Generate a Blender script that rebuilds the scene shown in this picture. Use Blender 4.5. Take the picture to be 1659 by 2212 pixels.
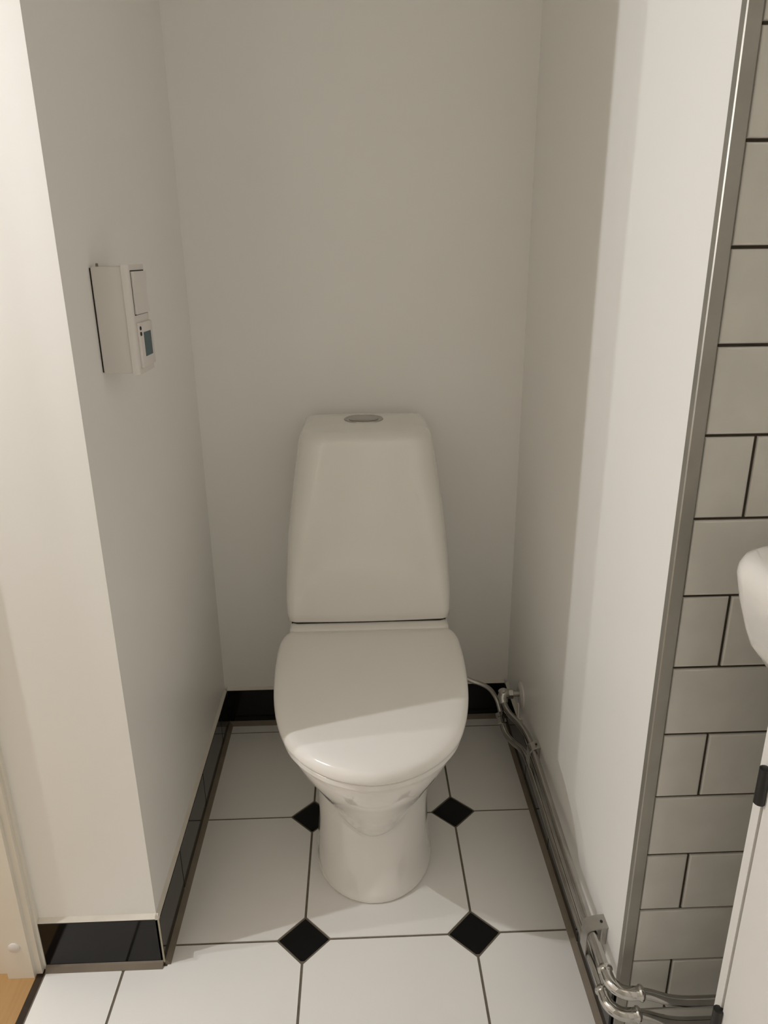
import bpy, bmesh, math, random
from mathutils import Vector, Matrix, Quaternion

for o in list(bpy.data.objects):
    bpy.data.objects.remove(o, do_unlink=True)
scene = bpy.context.scene
C = scene.collection
random.seed(7)

# ------------------------------------------------------------------ camera
W, H = 1659, 2212
F_PX = 1578.75
CAM = Vector((.1178, -.9665, 1.1316))
YAW, PITCH, ROLL = .0323, .3374, -.0112
fw = Vector((math.sin(YAW) * math.cos(PITCH), math.cos(YAW) * math.cos(PITCH), -math.sin(PITCH)))
rt = Vector((math.cos(YAW), -math.sin(YAW), 0)); up = rt.cross(fw)
r2 = math.cos(ROLL) * rt + math.sin(ROLL) * up
u2 = -math.sin(ROLL) * rt + math.cos(ROLL) * up
cd = bpy.data.cameras.new('camera'); cam = bpy.data.objects.new('camera', cd); C.objects.link(cam)
cd.sensor_fit = 'HORIZONTAL'; cd.sensor_width = 36; cd.lens = 36 * F_PX / W
cd.clip_start = .02; cd.clip_end = 50
m = Matrix(((r2.x, u2.x, -fw.x, CAM.x), (r2.y, u2.y, -fw.y, CAM.y), (r2.z, u2.z, -fw.z, CAM.z), (0, 0, 0, 1)))
cam.matrix_world = m
scene.camera = cam

# ------------------------------------------------------------------ light
wd = bpy.data.worlds.new('world'); scene.world = wd; wd.use_nodes = True
wd.node_tree.nodes['Background'].inputs[0].default_value = (.02, .018, .015, 1)
vs = scene.view_settings
vs.view_transform = 'Standard'; vs.look = 'None'; vs.gamma = 1; vs.use_curve_mapping = False
vs.exposure = 0.06
scene.cycles.max_bounces = 16; scene.cycles.diffuse_bounces = 10

def lamp(name, kind, loc, power, col, **kw):
    l = bpy.data.lights.new(name, kind); l.energy = power; l.color = col
    for k, v in kw.items():
        setattr(l, k, v)
    o = bpy.data.objects.new(name, l); C.objects.link(o); o.location = loc
    return o
# two bulbs of the hall lamp, shining in through the open doorway
lamp('hall_bulb', 'POINT', (-.80, -.192, 1.42), 17, (1, .995, 1), shadow_soft_size=.007)
lamp('hall_bulb', 'POINT', (-.86, -.113, 1.30), 7.5, (1, .995, 1), shadow_soft_size=.007)
# unseen area fills added under the hall and washroom ceilings for soft ambient
lamp('hall_fill_light', 'AREA', (-1.15, -.60, 2.47), 1.5, (1, .97, .94), shape='RECTANGLE', size=.9, size_y=1.9)
lamp('room_fill_light', 'AREA', (.25, -1.30, 2.46), 2.0, (1, .88, .70), shape='RECTANGLE', size=1.2, size_y=.9)

# ------------------------------------------------------------------ materials
M = {}
def mat(name, col, rough=.5, metal=0, coat=0, var=.0, vscale=8, bump=0, bscale=200, spec=.5, colb=None):
    mt = bpy.data.materials.new(name); mt.use_nodes = True
    nt = mt.node_tree; b = nt.nodes['Principled BSDF']
    b.inputs['Base Color'].default_value = (*col, 1)
    b.inputs['Roughness'].default_value = rough; b.inputs['Metallic'].default_value = metal
    b.inputs['Coat Weight'].default_value = coat; b.inputs['Coat Roughness'].default_value = .04
    b.inputs['Specular IOR Level'].default_value = spec
    tc = nt.nodes.new('ShaderNodeTexCoord')
    if var or colb:
        n = nt.nodes.new('ShaderNodeTexNoise'); n.inputs['Scale'].default_value = vscale; n.inputs['Detail'].default_value = 4
        nt.links.new(tc.outputs['Object'], n.inputs['Vector'])
        r = nt.nodes.new('ShaderNodeValToRGB')
        cb = colb if colb else tuple(c * (1 - var) for c in col)
        r.color_ramp.elements[0].position = .35; r.color_ramp.elements[1].position = .65
        r.color_ramp.elements[0].color = (*cb, 1); r.color_ramp.elements[1].color = (*col, 1)
        nt.links.new(n.outputs['Fac'], r.inputs['Fac']); nt.links.new(r.outputs['Color'], b.inputs['Base Color'])
    if bump:
        n2 = nt.nodes.new('ShaderNodeTexNoise'); n2.inputs['Scale'].default_value = bscale; n2.inputs['Detail'].default_value = 3
        nt.links.new(tc.outputs['Object'], n2.inputs['Vector'])
        bp = nt.nodes.new('ShaderNodeBump'); bp.inputs['Strength'].default_value = bump; bp.inputs['Distance'].default_value = .002
        nt.links.new(n2.outputs['Fac'], bp.inputs['Height']); nt.links.new(bp.outputs['Normal'], b.inputs['Normal'])
    M[name] = mt
    return mt
mat('wall_paint', (.87, .862, .835), .38, var=.02, vscale=3, bump=.05, bscale=60)
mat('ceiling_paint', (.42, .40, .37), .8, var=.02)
mat('floor_white', (.86, .845, .82), .36, var=.025, vscale=5)
mat('floor_black', (.005, .005, .005), .30, var=.2, spec=.22)
mat('base_black', (.006, .0055, .005), .09, var=.2, spec=.30)
mat('grout', (.17, .145, .11), .9, var=.15, vscale=60, bump=.3)
mat('grout_dark', (.060, .047, .033), .9, var=.2, vscale=60, bump=.3)
mat('caulk', (.74, .70, .63), .5, var=.06, vscale=40)
mat('joint', (.42, .38, .29), .6, var=.1)
mat('bead', (.20, .165, .125), .6, var=.15, vscale=30)
mat('wall_tile', (.66, .645, .60), .20, var=.10, vscale=14, bump=.08, bscale=25)
mat('ceramic', (.83, .81, .77), .05, var=.015, coat=.6)
mat('lid_plastic', (.85, .83, .795), .14, var=.01)
mat('white_plastic', (.72, .69, .66), .35, var=.02)
mat('white_wood', (.80, .76, .68), .40, var=.03)
mat('cabinet_white', (.87, .85, .82), .35, var=.02)
mat('chrome', (.60, .585, .555), .09, metal=1, var=.12, vscale=40)
mat('pipe', (.50, .485, .46), .13, metal=1, var=.15, vscale=30)
mat('steel', (.50, .485, .455), .30, metal=1, var=.10, vscale=60)
mat('aluminium', (.40, .385, .345), .46, metal=.85, var=.10, vscale=20)
mat('hinge_black', (.012, .011, .010), .40, var=.3)
mat('lcd', (.018, .072, .092), .4, var=.1)
mat('button_black', (.012, .012, .012), .5, var=.2)
mat('dark_gap', (.03, .025, .02), .9, var=.2)
mat('threshold', (.045, .028, .015), .55, var=.4, vscale=40)
# oak floor of the hall
wm = mat('oak', (.62, .37, .13), .45)
nt = wm.node_tree; b = nt.nodes['Principled BSDF']
tc = nt.nodes.new('ShaderNodeTexCoord'); mp = nt.nodes.new('ShaderNodeMapping'); mp.inputs['Scale'].default_value = (60, 3, 1)
n = nt.nodes.new('ShaderNodeTexNoise'); n.inputs['Scale'].default_value = 3; n.inputs['Detail'].default_value = 6
rp = nt.nodes.new('ShaderNodeValToRGB'); rp.color_ramp.elements[0].color = (.36, .195, .07, 1); rp.color_ramp.elements[1].color = (.47, .29, .115, 1)
nt.links.new(tc.outputs['Object'], mp.inputs['Vector']); nt.links.new(mp.outputs['Vector'], n.inputs['Vector'])
nt.links.new(n.outputs['Fac'], rp.inputs['Fac']); nt.links.new(rp.outputs['Color'], b.inputs['Base Color'])

# ------------------------------------------------------------------ helpers
def link(name, me, material, parent=None, smooth=None):
    me.materials.append(M[material])
    if smooth is not None:
        me.shade_smooth(); me.set_sharp_from_angle(angle=math.radians(smooth))
    o = bpy.data.objects.new(name, me); C.objects.link(o)
    if parent:
        o.parent = parent
        o.matrix_parent_inverse = Matrix.Translation(parent.location).inverted()
    return o
def pyd(name, vs_, fs, material, parent=None, smooth=None):
    me = bpy.data.meshes.new(name); me.from_pydata([tuple(v) for v in vs_], [], fs)
    bm = bmesh.new(); bm.from_mesh(me); bmesh.ops.recalc_face_normals(bm, faces=bm.faces); bm.to_mesh(me); bm.free()
    return link(name, me, material, parent, smooth)
def box(name, x0, x1, y0, y1, z0, z1, material, parent=None, bev=0, seg=1):
    bm = bmesh.new(); bmesh.ops.create_cube(bm, size=1)
    for v in bm.verts:
        v.co = Vector((x0 + (v.co.x + .5) * (x1 - x0), y0 + (v.co.y + .5) * (y1 - y0), z0 + (v.co.z + .5) * (z1 - z0)))
    if bev:
        bmesh.ops.bevel(bm, geom=bm.edges[:], offset=bev, segments=seg, profile=.5, affect='EDGES')
    me = bpy.data.meshes.new(name); bm.to_mesh(me); bm.free()
    return link(name, me, material, parent, 35 if bev else None)
def boxes(name, lst, material, parent=None):
    vs_, fs = [], []
    for (x0, x1, y0, y1, z0, z1) in lst:
        k = len(vs_)
        vs_ += [(x, y, z) for z in (z0, z1) for y in (y0, y1) for x in (x0, x1)]
        fs += [tuple(k + i for i in f) for f in ((0, 2, 3, 1), (4, 5, 7, 6), (0, 1, 5, 4), (2, 6, 7, 3), (0, 4, 6, 2), (1, 3, 7, 5))]
    return pyd(name, vs_, fs, material, parent)
def prism(name, prof, axis, a, b_, material, parent=None, smooth=None):
    """closed 2-D profile swept along an axis ('z': profile is (x,y); 'y': (x,z); 'x': (y,z))"""
    def p(q, t):
        return {'z': (q[0], q[1], t), 'y': (q[0], t, q[1]), 'x': (t, q[0], q[1])}[axis]
    n_ = len(prof)
    vs_ = [p(q, a) for q in prof] + [p(q, b_) for q in prof]
    fs = [tuple(range(n_)), tuple(range(2 * n_ - 1, n_ - 1, -1))] + [(i, (i + 1) % n_, n_ + (i + 1) % n_, n_ + i) for i in range(n_)]
    return pyd(name, vs_, fs, material, parent, smooth)
def loft(name, rings, material, parent=None, cap0=True, cap1=True, smooth=60):
    n_ = len(rings[0]); vs_ = [v for r in rings for v in r]; fs = []
    for k in range(len(rings) - 1):
        for i in range(n_):
            j = (i + 1) % n_
            fs.append((k * n_ + i, k * n_ + j, (k + 1) * n_ + j, (k + 1) * n_ + i))
    if cap0: fs.append(tuple(range(n_ - 1, -1, -1)))
    if cap1: fs.append(tuple((len(rings) - 1) * n_ + i for i in range(n_)))
    return pyd(name, vs_, fs, material, parent, smooth)
def chaikin(pts, it=3):
    pts = [Vector(p) for p in pts]
    for _ in range(it):
        q = [pts[0]]
        for a, b_ in zip(pts, pts[1:]):
            q += [a.lerp(b_, .25), a.lerp(b_, .75)]
        q.append(pts[-1]); pts = q
    return pts
def tube(name, pts, r, material, parent=None, seg=16, radii=None):
    pts = [Vector(p) for p in pts]; rings = []
    t0 = (pts[1] - pts[0]).normalized()
    a = t0.orthogonal().normalized()
    for i, p in enumerate(pts):
        t = (pts[min(i + 1, len(pts) - 1)] - pts[max(i - 1, 0)]).normalized()
        a = (a - t * a.dot(t)).normalized(); b_ = t.cross(a)
        rr = radii[i] if radii else r
        rings.append([p + rr * (math.cos(2 * math.pi * k / seg) * a + math.sin(2 * math.pi * k / seg) * b_) for k in range(seg)])
    return loft(name, rings, material, parent, smooth=50)
def lathe(name, base, axis, prof, material, parent=None, seg=24, smooth=40):
    """profile [(distance along axis, radius)]"""
    axis = Vector(axis).normalized(); base = Vector(base)
    a = axis.orthogonal().normalized(); b_ = axis.cross(a)
    rings = [[base + axis * d + r * (math.cos(2 * math.pi * k / seg) * a + math.sin(2 * math.pi * k / seg) * b_) for k in range(seg)] for d, r in prof]
    return loft(name, rings, material, parent, smooth=smooth)
def struct(o, label=None):
    o['kind'] = 'structure'
    if label: o['label'] = label
    return o
def thing(name, label, cat, loc, group=None):
    o = bpy.data.objects.new(name, None); C.objects.link(o); o.location = loc
    o.empty_display_size = .05
    o['label'] = label; o['category'] = cat
    if group: o['group'] = group
    bpy.context.view_layer.update()
    return o
def tag(o, label, cat, group=None):
    o['label'] = label; o['category'] = cat
    if group: o['group'] = group
    return o

# ------------------------------------------------------------------ room dimensions
XL, XR = -.238, .4805           # painted side walls of the toilet niche
YB = .645                       # painted back wall
YN = -.029                      # front face of the short wall left of the niche
XD = -.430                      # edge of tiled floor at the doorway
YT = -.197                      # face of the grey wall tiles
XS = 1.03                       # wall behind the basin
YF = -1.75                      # wall behind the photographer
ZC = 2.50
FL = -.231; FR = .4725; FBK = .636; FNF = -.037   # faces of the black skirting

# walls -------------------------------------------------------------
struct(boxes('wall_back', [(-.60, 1.10, YB, YB + .1, -.02, ZC)], 'wall_paint'), 'white painted wall behind the toilet')
struct(boxes('wall_left', [(-.55, XL, YN, YB, -.02, ZC)], 'wall_paint'), 'white painted wall left of the toilet with a sharp outer corner')
struct(boxes('wall_right', [(XR, 1.10, YT + .0105, YB, -.02, ZC)], 'wall_paint'), 'white painted wall right of the toilet')
struct(boxes('wall_basin', [(XS, 1.10, YF, YT + .0105, -.02, ZC)], 'wall_paint'), 'white wall behind the wash basin')
struct(boxes('wall_front', [(-1.80, 1.10, YF - .1, YF, -.02, ZC)], 'wall_paint'))
struct(boxes('wall_doorway', [(-.55, XD, YF, -.90, -.02, ZC), (-.55, XD, -.90, YN, 2.02, ZC)], 'wall_paint'))
struct(boxes('wall_hall', [(-1.80, -1.70, YF, .70, -.02, ZC), (-1.70, -.55, .60, .70, -.02, ZC)], 'wall_paint'))
struct(boxes('ceiling', [(-1.80, 1.10, YF - .1, YB + .1, ZC, ZC + .1)], 'ceiling_paint'))

# floor -------------------------------------------------------------
P = .30; DD = .1525 * P; GW = .0022
floor = struct(boxes('floor', [(XD - .002, XS, YF, YB, -.03, -.0014)], 'grout'), 'grout bed of the white and black tiled floor')
def clip(poly, ax, val, sign):
    out = []
    for i in range(len(poly)):
        a, b_ = poly[i], poly[(i + 1) % len(poly)]
        da, db = sign * (a[ax] - val), sign * (b_[ax] - val)
        if da >= 0: out.append(a)
        if (da > 0 > db) or (da < 0 < db):
            t = da / (da - db); out.append((a[0] + t * (b_[0] - a[0]), a[1] + t * (b_[1] - a[1])))
    return out
RECTS = [(FL + .003, FR - .003, FNF - .003, FBK - .003), (XD + .001, FR - .003, YF + .001, FNF - .003), (FR - .003, XS - .001, YF + .001, YT - .006)]
def tile(name, poly, material):
    vs_, fs = [], []
    for (x0, x1, y0, y1) in RECTS:
        q = clip(clip(clip(clip(poly, 0, x0, 1), 0, x1, -1), 1, y0, 1), 1, y1, -1)
        if len(q) < 3: continue
        ar = abs(sum(q[i][0] * q[(i + 1) % len(q)][1] - q[(i + 1) % len(q)][0] * q[i][1] for i in range(len(q)))) / 2
        if ar < 2e-5: continue
        k = len(vs_); n_ = len(q)
        vs_ += [(x, y, 0) for x, y in q] + [(x, y, -.006) for x, y in q]
        fs += [tuple(range(k, k + n_)), tuple(range(k + 2 * n_ - 1, k + n_ - 1, -1))] + [(k + i, k + n_ + i, k + n_ + (i + 1) % n_, k + (i + 1) % n_) for i in range(n_)]
    if vs_:
        pyd(name, vs_, fs, material, floor)
g = GW; c = DD + g * .4
for i in range(-2, 4):
    for j in range(-6, 3):
        x0, x1, y0, y1 = i * P, (i + 1) * P, j * P, (j + 1) * P
        tile('floor_tile', [(x0 + c, y0 + g), (x1 - c, y0 + g), (x1 - g, y0 + c), (x1 - g, y1 - c), (x1 - c, y1 - g), (x0 + c, y1 - g), (x0 + g, y1 - c), (x0 + g, y0 + c)], 'floor_white')
        d = DD - g * 1.2
        tile('diamond_tile', [(x0 - d, y0), (x0, y0 - d), (x0 + d, y0), (x0, y0 + d)], 'floor_black')

# hall floor, threshold ---------------------------------------------
struct(boxes('hall_floor', [(-1.80, XD - .013, YF, .70, -.03, .001)], 'oak'), 'golden oak floor seen through the doorway')
struct(prism('trim_1', [(XD - .013, -.012), (XD - .001, -.012), (XD - .001, -.003), (XD - .013, .0005)], 'y', -.90, -.030, 'threshold'), 'dark joint between oak floor and tiles')

# skirting of black tiles -------------------------------------------
def skirting(name, axis, face, wall, a, b_, cuts, label, bead_dir, h=.100):
    """axis: direction the skirting runs; face/wall: coordinates of tile face and painted wall"""
    lo, hi = min(face, wall), max(face, wall)
    inset = .003 * (1 if wall > face else -1)
    fl, fh = min(face + inset, wall), max(face + inset, wall)
    if axis == 'y': back = boxes(name, [(fl, fh, a, b_, -.002, h - .001)], 'bead')
    else: back = boxes(name, [(a, b_, fl, fh, -.002, h - .001)], 'bead')
    struct(back, label)
    ed = [a] + cuts + [b_]
    for s, e in zip(ed, ed[1:]):
        s2, e2 = s + (.0012 if s != a else 0), e - (.0012 if e != b_ else 0)
        if axis == 'y': box('skirting_tile', lo, hi, s2, e2, .006, h, 'base_black', back, .0008)
        else: box('skirting_tile', s2, e2, lo, hi, .006, h, 'base_black', back, .0008)
    w = -1 if wall > face else 1
    prof = [(face + .001 * -w, .011), (face + .003 * w, .008), (face + .0085 * w, .0006), (face + .0085 * w, -.001), (face + .001 * -w, -.001)]
    top = [(face - .0005 * -w * -1 if False else face - w * .0008, h - .0002), (wall, h - .0002), (wall, h + .006)]
    prism('grout_bead', prof, axis, a, b_, 'bead', back)
    prism('caulk_bead', top, axis, a, b_, 'caulk', back)
    return back
skirting('baseboard_left', 'y', FL, XL, FNF, FBK, [.112, .326, .538], 'black glossy tile skirting along the left niche wall', 1)
skirting('baseboard_back', 'x', FBK, YB, FL, FR, [-.01, .27], 'black glossy tile skirting below the back wall', 1)
skirting('baseboard_right', 'y', FR, XR, YT + .002, FBK, [-.035, .171, .377], 'black glossy tile skirting behind the pipes', 1)
bf = skirting('baseboard_front', 'x', FNF, YN, XD, FL - .0035, [], 'black glossy tile skirting on the short wall by the doorway', 1)
box('corner_joint', FL - .0033, FL - .0004, FNF - .0004, FNF + .006, .006, .101, 'joint', bf)

# door frame --------------------------------------------------------
prof = [(-.56, YN), (-.56, -.043), (-.487, -.043), (-.487, -.053), (-.444, -.053), (-.444, -.0455), (-.434, -.0455), (-.434, -.0375), (-.4302, -.0375), (-.4302, YN)]
door = struct(prism('door_1', prof, 'z', .0012, 2.0, 'white_wood'), 'white painted door frame of the doorway')
prism('frame_jamb', [(-.56, -.90), (-.43, -.90), (-.43, -.88), (-.56, -.88)], 'z', .0012, 2.0, 'white_wood', door)
boxes('frame_head', [(-.56, -.43, -.90, YN, 2.0, 2.02)], 'white_wood', door)
lathe('screw_cap', (-.466, -.0535, .070), (0, -1, 0), [(-.001, .0095), (.0012, .0095), (.0025, .0075), (.003, .001)], 'white_plastic', door)

# grey wall tiles with metal corner trim ----------------------------
wt = struct(boxes('wall_tiled', [(.4975, XS, YT + .0035, YT + .0105, 0, ZC)], 'grout_dark'), 'grout bed of the grey tiled wall')
Z0 = .0655; RP = .0973; G = .0016
protos = {}
def wall_tile(x0, x1, z0, z1):
    key = (round(x1 - x0, 4), round(z1 - z0, 4))
    if key in protos:
        o = bpy.data.objects.new('wall_tile', protos[key]); C.objects.link(o); o.parent = wt
    else:
        w, h = x1 - x0, z1 - z0
        bm = bmesh.new(); bmesh.ops.create_cube(bm, size=1)
        for v in bm.verts:
            v.co = Vector((v.co.x * w, v.co.y * .008, v.co.z * h))
        ed = [e for e in bm.edges if all(v.co.y < 0 for v in e.verts)]
        bmesh.ops.bevel(bm, geom=ed, offset=.003, segments=3, profile=.6, affect='EDGES')
        me = bpy.data.meshes.new('wall_tile'); bm.to_mesh(me); bm.free()
        protos[key] = me
        o = link('wall_tile', me, 'wall_tile', wt, 40)
        o.matrix_parent_inverse = Matrix()
    o.location = ((x0 + x1) / 2, YT + .004 + random.uniform(-.0004, .0003), (z0 + z1) / 2)
    o.rotation_euler = (random.uniform(-.002, .002), 0, random.uniform(-.003, .003))
z = Z0 - RP; k = 0
while z < ZC - .02:
    za, zb = max(z, .001), min(z + RP, ZC - .002)
    xs = [.4965, .5535, .7535, .9535, XS] if k % 2 == 1 else [.4965, .6535, .8535, XS]
    for a, b_ in zip(xs, xs[1:]):
        wall_tile(a + (0 if a == .4965 else .0018), b_ - (0 if b_ == XS else .0018), za + G, zb - G)
    z += RP; k += 1
trim = struct(prism('trim_2', [(.4790, YT + .0110), (.4790, YT + .0006), (.4800, YT - .0010), (.4940, YT - .0010), (.4955, YT + .0004), (.4955, YT + .0035), (.4945, YT + .0035), (.4945, YT + .0110)], 'z', .002, ZC - .002, 'aluminium'), 'brushed metal edge strip between painted wall and grey tiles')

# ------------------------------------------------------------------ toilet
TX = .128
toilet = thing('toilet', 'white ceramic floor-standing toilet with closed lid in the niche', 'toilet', (TX, .30, 0))
def lerp_tab(tab, z):
    if z <= tab[0][0]: return tab[0][1:]
    if z >= tab[-1][0]: return tab[-1][1:]
    n_ = len(tab)
    k_ = max(i for i in range(n_ - 1) if tab[i][0] <= z)
    h_ = tab[k_ + 1][0] - tab[k_][0]; t = (z - tab[k_][0]) / h_
    def slope(i, c_):
        if i == 0 or i == n_ - 1: return 0 if i else (tab[1][c_] - tab[0][c_]) / (tab[1][0] - tab[0][0])
        a = (tab[i][c_] - tab[i - 1][c_]) / (tab[i][0] - tab[i - 1][0]); b_ = (tab[i + 1][c_] - tab[i][c_]) / (tab[i + 1][0] - tab[i][0])
        return 0 if a * b_ <= 0 else 2 * a * b_ / (a + b_)
    out = []
    for c_ in range(1, len(tab[0])):
        p0, p1, m0, m1 = tab[k_][c_], tab[k_ + 1][c_], slope(k_, c_) * h_, slope(k_ + 1, c_) * h_
        out.append((2 * t ** 3 - 3 * t * t + 1) * p0 + (t ** 3 - 2 * t * t + t) * m0 + (-2 * t ** 3 + 3 * t * t) * p1 + (t ** 3 - t * t) * m1)
    return tuple(out)
BOWL = [(.085, .010, .178, .20), (.105, .028, .140, .20), (.120, .043, .112, .195), (.135, .055, .094, .19), (.155, .068, .076, .19), (.18, .081, .059, .19), (.21, .093, .036, .18),
        (.25, .110, .006, .17), (.28, .124, -.015, .17), (.31, .141, -.034, .17), (.34, .158, -.046, .17), (.356, .163, -.050, .17), (.366, .160, -.047, .17)]
COL = [(0, .1155, .0660, .20), (.006, .1155, .0660, .20), (.03, .1110, .074, .20), (.07, .1075, .086, .20), (.11, .1060, .097, .20), (.16, .1060, .108, .20), (.25, .110, .115, .20), (.40, .12, .12, .2)]
def dring(hw, yf, yc, yb, z, n_=48, back=.03):
    pts = [(TX + hw * math.sin(math.pi * (k_ / n_ - .5)), yc - (yc - yf) * math.cos(math.pi * (k_ / n_ - .5)), z) for k_ in range(n_ + 1)]
    return pts + [(TX + hw, yb - back, z), (TX + hw - back * .3, yb - back * .3, z), (TX + hw - back, yb, z), (TX - hw + back, yb, z), (TX - hw + back * .3, yb - back * .3, z), (TX - hw, yb - back, z)]
def lofted(rings):
    n_ = len(rings[0]); fs = [tuple(range(n_ - 1, -1, -1)), tuple((len(rings) - 1) * n_ + i for i in range(n_))]
    for k_ in range(len(rings) - 1):
        fs += [(k_ * n_ + i, k_ * n_ + (i + 1) % n_, (k_ + 1) * n_ + (i + 1) % n_, (k_ + 1) * n_ + i) for i in range(n_)]
    return [v for r_ in rings for v in r_], fs
zc_ = [0, .003, .008, .015, .025, .04, .055, .07, .085, .1, .115, .13, .15, .18, .22, .27, .32, .35]
zb_ = [.085 + .007 * k_ for k_ in range(39)] + [.356, .361, .366]
v1, f1 = lofted([dring(*lerp_tab(COL, z), .60, z) for z in zc_])
v2, f2 = lofted([dring(*lerp_tab(BOWL, z), .40, z, back=.008 if z < .12 else .03) for z in zb_])
me = bpy.data.meshes.new('bowl_volume'); me.from_pydata(v1 + v2, [], f1 + [tuple(i + len(v1) for i in f) for f in f2])
bm = bmesh.new(); bm.from_mesh(me); bmesh.ops.recalc_face_normals(bm, faces=bm.faces); bm.to_mesh(me); bm.free()
tmp = bpy.data.objects.new('bowl_volume', me); C.objects.link(tmp)
md = tmp.modifiers.new('merge', 'REMESH'); md.mode = 'VOXEL'; md.voxel_size = .0026; md.use_smooth_shade = True
md = tmp.modifiers.new('glaze', 'SMOOTH'); md.factor = .5; md.iterations = 55
dg = bpy.context.evaluated_depsgraph_get()
me2 = bpy.data.meshes.new_from_object(tmp.evaluated_get(dg)); me2.name = 'bowl'
bpy.data.objects.remove(tmp, do_unlink=True)
zmin = min(v.co.z for v in me2.vertices)
for v in me2.vertices: v.co.z -= zmin
me2.materials.clear()
bowl = link('bowl', me2, 'ceramic', toilet, 180)
def rrect(x0, x1, y0, y1, rf, rb, z, n_=8, bulge=0, e=6):
    pts = []
    for (cx, cy, r, a0) in ((x1 - rf, y0 + rf, rf, -90), (x1 - rb, y1 - rb, rb, 0), (x0 + rb, y1 - rb, rb, 90), (x0 + rf, y0 + rf, rf, 180)):
        for k_ in range(n_ + 1):
            t = math.radians(a0 + 90 * k_ / n_); pts.append((cx + r * math.cos(t), cy + r * math.sin(t)))
    for k_ in range(1, e):      # front edge
        pts.append((x0 + rf + (x1 - x0 - 2 * rf) * k_ / e, y0))
    hw = (x1 - x0) / 2; xm = (x0 + x1) / 2
    return [(x, y - bulge * max(0, 1 - ((x - xm) / hw) ** 2) * max(0, min(1, (y1 - y) / (y1 - y0))), z) for x, y in pts]
# ceramic shelf that carries the tank
rings = []
for z, i_ in ((.25, .02), (.27, .006), (.29, .001), (.395, 0), (.402, .002), (.4055, .007)):
    rings.append(rrect(TX - .166 + i_, TX + .167 - i_, .378 + i_, .632 - i_, .014, .02, z))
loft('tank_shelf', rings, 'ceramic', toilet, smooth=50)
# tank
HWT = [(.4105, .1665), (.4130, .1700), (.43, .1718), (.46, .1722), (.50, .1700), (.55, .1665), (.60, .1618), (.65, .1560), (.70, .1490), (.74, .1425), (.765, .1385), (.783, .1350), (.792, .1325), (.7985, .1290), (.8025, .1240), (.8045, .1170)]
rings = []
for z, hw in HWT:
    yf = .402 + (z - .41) * .055
    t = max(0, (z - .783) / .0215); ins = .017 * t * t + (.002 if z < .412 else 0)
    rf = .016 + .036 * min(1, max(0, (z - .42) / .30))
    rings.append(rrect(TX - hw + (.001 if z > .6 else 0), TX + hw, yf + ins, .634 - ins * .4, rf, .02, z, bulge=.004 + .006 * min(1, (z - .41) / .3)))
top = rings[-1]; cxm, cym = TX, .54
for s_, dz in ((.92, .0012), (.75, .0024), (.4, .0034), (.1, .0038)):
    rings.append([(cxm + (x - cxm) * s_, cym + (y - cym) * s_, z + dz) for x, y, z in top])
tank = loft('tank', rings, 'ceramic', toilet, smooth=75)
prism('tank_gap', [(TX - .162, .412), (TX - .150, .406), (TX + .150, .406), (TX + .162, .412), (TX + .159, .62), (TX - .158, .62)], 'z', .403, .412, 'dark_gap', toilet)
# chrome flush plate on the tank top
def oval(hx, hy, z, cx=TX - .002, cy=.548, n_=40):
    return [(cx + hx * math.copysign(abs(math.cos(2 * math.pi * k_ / n_)) ** .85, math.cos(2 * math.pi * k_ / n_)), cy + hy * math.sin(2 * math.pi * k_ / n_), z) for k_ in range(n_)]
DZ = .0035
ring_ = loft('flush_ring', [oval(a_, a_ * .93, z_ + DZ) for a_, z_ in ((.0405, .796), (.0415, .8035), (.0405, .8062), (.036, .8062), (.0335, .8045), (.0325, .800))], 'steel', toilet, smooth=40)
loft('flush_button', [oval(a_, a_ * .91, z_ + DZ) for a_, z_ in ((.0315, .800), (.0315, .8066), (.030, .8078), (.015, .8084))], 'steel', ring_, smooth=40)
lathe('inlet_stub', (.286, .54, .282), (1, 0, 0), [(0, .0075), (.0265, .0075)], 'steel', toilet, seg=16)
# lid and seat
HL = [(.387, .1655), (.375, .1745), (.355, .180), (.33, .1825), (.27, .1825), (.19, .1775), (.13, .170), (.076, .158), (.030, .142), (-.003, .121), (-.029, .096), (-.048, .069), (-.061, .040), (-.0672, .012), (-.068, .0)]
def lid_ring(s_, z, y_shift=0):
    pts = [(hw, y) for y, hw in HL]
    # smooth the half outline with a Catmull-Rom spline
    out = []
    ext = [(2 * pts[0][0] - pts[1][0], 2 * pts[0][1] - pts[1][1])] + pts + [(-pts[-2][0], pts[-2][1])]
    for i in range(1, len(ext) - 2):
        p0, p1, p2, p3 = (Vector(q) for q in ext[i - 1:i + 3])
        for t in (0, .25, .5, .75):
            out.append(.5 * ((2 * p1) + (-p0 + p2) * t + (2 * p0 - 5 * p1 + 4 * p2 - p3) * t * t + (-p0 + 3 * p1 - 3 * p2 + p3) * t ** 3))
    out.append(Vector(pts[-1]))
    back = [Vector((pts[0][0] * k_, .387 + .003 * math.cos(k_ * math.pi / 2) - .002)) for k_ in (.2, .4, .6, .8, .93)]
    half = back + out
    cy = .17
    def f(v, sg):
        l_ = math.hypot(v.x, v.y - cy); q = max(0, l_ - s_) / l_
        return (TX + sg * v.x * q, cy + (v.y - cy) * q, z)
    return [f(v, 1) for v in half] + [f(v, -1) for v in reversed(half[:-1])]
loft('seat', [lid_ring(.010, .3645), lid_ring(.005, .367), lid_ring(.004, .376), lid_ring(.008, .379)], 'lid_plastic', toilet, smooth=50)
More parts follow.
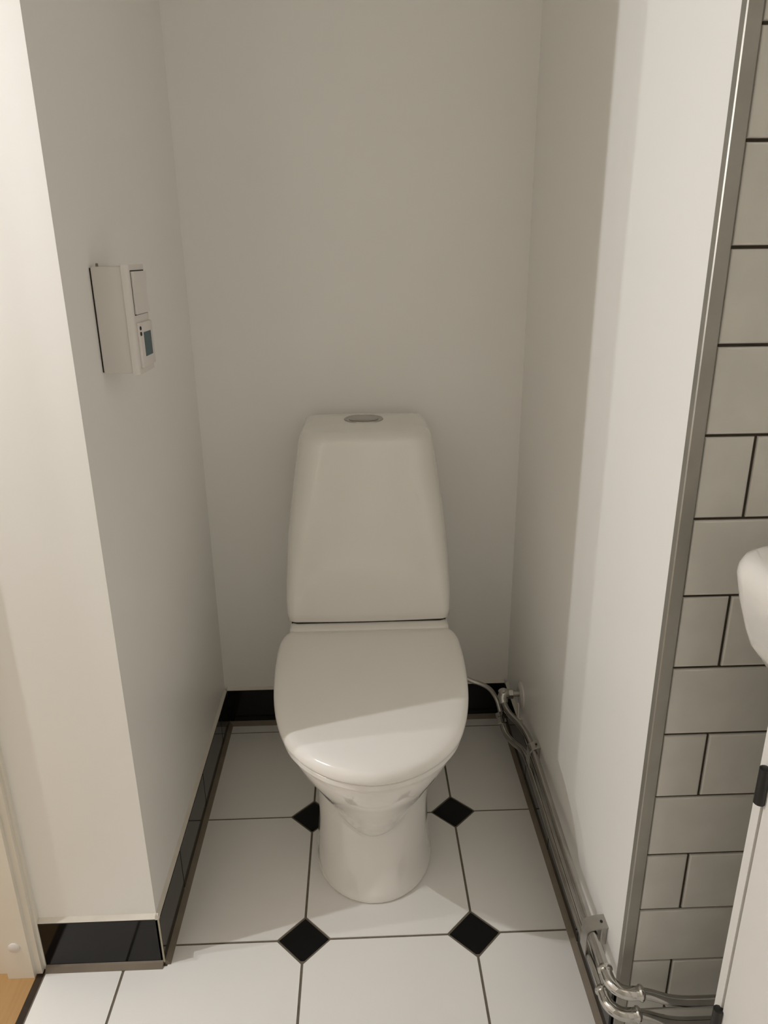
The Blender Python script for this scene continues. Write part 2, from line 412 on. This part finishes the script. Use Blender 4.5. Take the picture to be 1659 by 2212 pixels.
lid = loft('lid', [lid_ring(.006, .3785), lid_ring(.002, .3795), lid_ring(.0, .383), lid_ring(.0, .388), lid_ring(.0012, .3935), lid_ring(.0045, .3985), lid_ring(.010, .4020), lid_ring(.020, .4042), lid_ring(.045, .4055), lid_ring(.09, .4062), lid_ring(.14, .4064), lid_ring(.168, .4064)], 'lid_plastic', toilet, smooth=70)
for s_ in (-1, 1):
    lathe('hinge', (TX + s_ * .075 - .02, .386, .388), (1, 0, 0), [(0, .007), (.001, .009), (.039, .009), (.04, .007)], 'lid_plastic', toilet)

# ------------------------------------------------------------------ electrical box on the left wall
sb = thing('switch_box', 'white surface-mounted wall box with rocker switch and thermostat display', 'switch', (XL, .11, 1.05))
B0, B1, BZ0, BZ1 = .068, .150, .978, 1.124
box('back_box', XL + .0015, -.195, B0 + .002, B1 - .002, BZ0 + .002, BZ1 - .002, 'white_plastic', sb, .003, 2)
box('shadow_gap', XL, XL + .0015, B0 + .004, B1 - .004, BZ0 + .004, BZ1 - .004, 'dark_gap', sb)
fr = prism('cover_frame', [(B0, -.1955), (B0 + .0002, -.193), (B0 + .0008, -.1905), (B0 + .0020, -.1882), (B0 + .0040, -.1866), (B0 + .0065, -.186), (B1 - .0065, -.186), (B1 - .004, -.1866), (B1 - .002, -.1882), (B1 - .0008, -.1905), (B1, -.1955)], 'z', BZ0, BZ1, 'white_plastic', None, 50)
# profile was given as (y,x): swap the axes
for v in fr.data.vertices: v.co = Vector((v.co.y, v.co.x, v.co.z))
fr.data.flip_normals()
fr.parent = sb; fr.matrix_parent_inverse = Matrix.Translation(sb.location).inverted()
box('rocker_gap', -.1862, -.1858, B0 + .0085, B1 - .0085, 1.0575, 1.1165, 'dark_gap', sb)
rk = prism('rocker', [(-.187, 1.0590), (-.1822, 1.0590), (-.1838, 1.0870), (-.1812, 1.1150), (-.187, 1.1150)], 'y', B0 + .010, B1 - .010, 'white_plastic', sb)
th = box('thermostat', -.187, -.1815, B0 + .0095, B1 - .0095, .9865, 1.0475, 'white_plastic', sb, .0015, 2)
box('display', -.1817, -.1811, .0925, .128, 1.001, 1.034, 'lcd', th)
for zz in (1.0405, 1.033):
    lathe('button', (-.1817, .0795, zz), (1, 0, 0), [(0, .0028), (.0012, .0026), (.0016, .0015)], 'button_black', th, seg=12)
lathe('lock_pin', (XL + .010, .075, BZ1 - .003), (0, 0, 1), [(0, .0018), (.0045, .0016), (.005, .001)], 'bead', sb, seg=12)

# ------------------------------------------------------------------ water pipes along the right wall
def ring_collar(name, at, axis, parent, r=.0088, l=.016):
    prof = [(0, r - .001), (.001, r + .0004), (.003, r + .0022), (.006, r + .0024), (.0078, r + .0006), (.0085, r + .0002), (l - .001, r), (l, r - .0012)]
    return lathe(name, at, axis, prof, 'chrome', parent)
RP_ = .0074
up_ = thing('water_pipe', 'upper chrome water pipe running along the right wall to the wall valve', 'pipe', (.46, 0, .147), 'chrome pipes above the skirting')
lo_ = thing('water_pipe', 'lower chrome water pipe running along the right wall to the hose fitting', 'pipe', (.46, 0, .105), 'chrome pipes above the skirting')
def run(pa, z, back, side, yc):
    c_ = Vector((.4575, yc, z))
    R_ = .026
    arc = [c_ + Vector((R_ - R_ * math.cos(t), R_ - R_ * math.sin(t) , 0)) for t in [math.pi / 2 * k_ / 10 for k_ in range(11)]]
    s0 = [(.4575, -.10, z), (.4575, yc + R_ + .010, z)]
    tube('pipe_run', chaikin(back + s0, 3) if back else s0, RP_, 'pipe', pa)
    el = tube('elbow', [arc[0] + Vector((0, .004, 0))] + arc + [arc[-1] + Vector((.004, 0, 0))], .0092, 'chrome', pa, seg=20)
    ring_collar('collar', arc[0] + Vector((0, .017, 0)), (0, -1, 0), el)
    ring_collar('collar', arc[-1] + Vector((.017, 0, 0)), (-1, 0, 0), el)
    e_ = arc[-1]
    tube('side_run', chaikin([e_ + Vector((.005, 0, 0))] + [Vector(q) for q in side], 3), RP_, 'pipe', pa)
run(up_, .147, [(.437, .478, .152), (.440, .462, .143), (.447, .435, .141), (.458, .400, .146), (.466, .355, .147), (.4670, .30, .147), (.460, .06, .147)],
    [(.505, -.232, .146), (.545, -.236, .132), (.60, -.236, .131), (.90, -.236, .131)], -.232)
run(lo_, .105, [(.431, .470, .118), (.432, .452, .106), (.436, .428, .097), (.447, .400, .096), (.458, .372, .102), (.4632, .34, .105), (.4630, .30, .105), (.459, .06, .105)],
    [(.505, -.232, .104), (.545, -.236, .090), (.60, -.236, .089), (.90, -.236, .089)], -.232)

def clamp(y0, y1, label):
    t = thing('pipe_clamp', label, 'clamp', (XR, (y0 + y1) / 2, .13), 'double clamps holding the pipes')
    dx = (y0 + .12) * .0225 if y0 > 0 else 0
    xo = .4575 + dx; ri, ro = RP_ + .0003, RP_ + .0020
    # strap: plate at the wall, over the upper pipe, down the outside, round the lower pipe
    def arc_(cx, cz, r, a0, a1, n_=8): return [(cx + r * math.cos(math.radians(a0 + (a1 - a0) * k_ / n_)), cz + r * math.sin(math.radians(a0 + (a1 - a0) * k_ / n_))) for k_ in range(n_ + 1)]
    outer = [(XR, .147 + ro + .004), (xo + .006, .147 + ro + .002)] + arc_(xo, .147, ro, 90, 180) + arc_(xo, .105, ro, 180, 275)
    inner = [(XR, .147 + ri + .004), (xo + .006, .147 + ri + .002)] + arc_(xo, .147, ri, 90, 180) + arc_(xo, .105, ri, 180, 275)
    prism('strap', outer + inner[::-1], 'y', y0, y1, 'steel', t, 30)
    box('wall_block', XR - .009, XR, y0 + .003, y1 - .003, .1225, .1595, 'steel', t, .001)
    lathe('screw', (XR - .0075, (y0 + y1) / 2, .1598), (0, 0, 1), [(0, .0022), (.0008, .0022), (.0011, .001)], 'button_black', t, seg=12)
clamp(-.137, -.112, 'steel double pipe clamp on the wall near the metal edge strip')
clamp(.296, .321, 'steel double pipe clamp on the wall near the wall valve')

# wall valve with cover plate
v = thing('wall_valve', 'chrome wall valve with pale round cover plate beside the toilet', 'valve', (XR, .49, .165))
lathe('cover_plate', (XR, .488, .162), (-1, 0, 0), [(0, .031), (.002, .031), (.004, .028), (.0055, .016), (.006, .010)], 'white_plastic', v, seg=32)
lathe('stub_pipe', (XR - .004, .488, .166), (-1, 0, 0), [(0, .0075), (.022, .0075)], 'steel', v)
lathe('nut', (XR - .020, .488, .166), (-1, 0, 0), [(0, .0105), (.001, .012), (.011, .012), (.012, .0105)], 'chrome', v, seg=6, smooth=20)
vb = tube('valve_body', [(.452, .488, .166), (.444, .488, .168), (.437, .488, .166), (.4355, .484, .157), (.437, .478, .148)], .011, 'chrome', v, seg=20, radii=[.0085, .011, .0125, .0125, .0105])
lathe('spindle', (.4365, .488, .170), (-.3, 0, 1), [(0, .0095), (.006, .0095), (.008, .006)], 'chrome', vb, seg=16)
boxes('plate_tab', [(XR - .0125, XR - .0095, .462, .470, .112, .152), (XR - .0095, XR, .462, .470, .112, .117)], 'white_plastic', v)

# flexible hose from the lower pipe to the tank
hs = thing('supply_hose', 'thin grey supply hose curving from pipe fitting to behind the toilet', 'hose', (.43, .49, .12))
tube('hose', chaikin([(.4305, .476, .124), (.426, .488, .145), (.420, .492, .158), (.407, .494, .178), (.386, .495, .191), (.362, .498, .1975), (.340, .51, .205), (.326, .525, .23), (.323, .535, .25), (.322, .54, .268), (.321, .54, .282)], 3), .0052, 'steel', hs)
lathe('fitting', (.4325, .455, .107), (-.12, .75, .62), [(0, .0105), (.002, .0125), (.010, .0125), (.011, .010), (.016, .010), (.017, .0115), (.026, .0115), (.028, .0075)], 'chrome', hs, seg=6, smooth=20)
lathe('tank_nut', (.3265, .54, .282), (-1, 0, 0), [(0, .008), (.003, .009), (.0138, .009)], 'chrome', hs, seg=6, smooth=20)

# ------------------------------------------------------------------ wash basin and cabinet at the right
bs = thing('wash_basin', 'white ceramic wash basin at the edge of the grey tiled wall', 'sink', (.80, -.57, .69))
BT = [(.690, .085, .05), (.712, .055, .05), (.727, .026, .05), (.742, .0165, .045), (.757, .012, .045), (.785, .005, .047), (.803, .0015, .049), (.812, .0, .05), (.820, .001, .05), (.827, .0045, .048), (.8315, .011, .046), (.833, .02, .045), (.832, .032, .045), (.826, .042, .05), (.80, .052, .06), (.75, .075, .08), (.72, .12, .08), (.715, .17, .05)]
rings = []
for z, ins, r in BT:
    zz_ = z; z = z + .020
    x1_ = XS - (.0 if z < .8 or ins < .03 else 0) - (.10 if (ins > .03 and zz_ > .71 and BT.index((zz_, ins, r)) > 11) else 0)
    pts = []
    x0_, y0_, y1_ = .485 + ins, -.85 + ins, -.283 - ins
    for (cx, cy, a0) in ((x0_ + r, y0_ + r, 180), (x1_ - .01, y0_ + .01, 270), (x1_ - .01, y1_ - .01, 0), (x0_ + r, y1_ - r, 90)):
        rr = r if cx < .8 else .01
        for k_ in range(11):
            t = math.radians(a0 + 9 * k_); pts.append((cx + rr * math.cos(t), cy + rr * math.sin(t), z))
    rings.append(pts)
loft('basin_bowl', rings, 'ceramic', bs, smooth=60)
lathe('drain', (.80, -.57, .7352), (0, 0, 1), [(0, .022), (.001, .022), (.002, .018), (.0015, .012)], 'chrome', bs)

CX, CY0, CY1, CZ1 = .555, -.830, -.3075, .708
cb = thing('vanity_cabinet', 'white vanity cabinet with black hinges standing below the wash basin', 'cabinet', (.80, -.57, 0))
boxes('cabinet_body', [(CX + .018, XS - .002, CY0, CY0 + .016, .06, CZ1), (CX + .018, XS - .002, CY1 - .016, CY1, .06, CZ1), (CX + .018, XS - .002, CY0, CY1, .06, .078),
                       (CX + .018, XS - .002, CY0, CY1, CZ1 - .018, CZ1), (XS - .012, XS - .002, CY0, CY1, .06, CZ1)], 'cabinet_white', cb)
SW = .014
boxes('face_frame', [(CX, CX + .018, CY1 - SW, CY1, .06, CZ1), (CX, CX + .018, CY0, CY0 + SW, .06, CZ1), (CX, CX + .018, CY0 + SW, CY1 - SW, CZ1 - .03, CZ1), (CX, CX + .018, CY0 + SW, CY1 - SW, .06, .075)], 'cabinet_white', cb)
boxes('frame_reveal', [(CX + .012, CX + .018, CY0 + SW, CY1 - SW, .075, CZ1 - .03)], 'dark_gap', cb)
ym = (CY0 + CY1) / 2
for (a, b_, hy) in ((ym + .0015, CY1 - SW - .0035, CY1 - SW - .0015), (CY0 + SW + .0035, ym - .0015, CY0 + SW + .0015)):
    dr = box('door', CX + .0005, CX + .0118, a, b_, .078, CZ1 - .033, 'cabinet_white', cb, .001)
    for zc in (.577, .212):
        hg = lathe('hinge', (CX - .0035, hy, zc - .024), (0, 0, 1), [(0, .004), (.001, .0062), (.047, .0062), (.048, .004)], 'hinge_black', dr, seg=14)
    lathe('knob', (CX, (ym + .03 if a > ym else ym - .03), .48), (-1, 0, 0), [(0, .006), (.010, .006), (.014, .012), (.022, .011), (.024, .006)], 'hinge_black', dr)
for (x, y) in ((CX + .03, CY0 + .03), (CX + .03, CY1 - .03), (XS - .04, CY0 + .03), (XS - .04, CY1 - .03)):
    box('leg', x - .015, x + .015, y - .015, y + .015, 0, .061, 'cabinet_white', cb, .002)
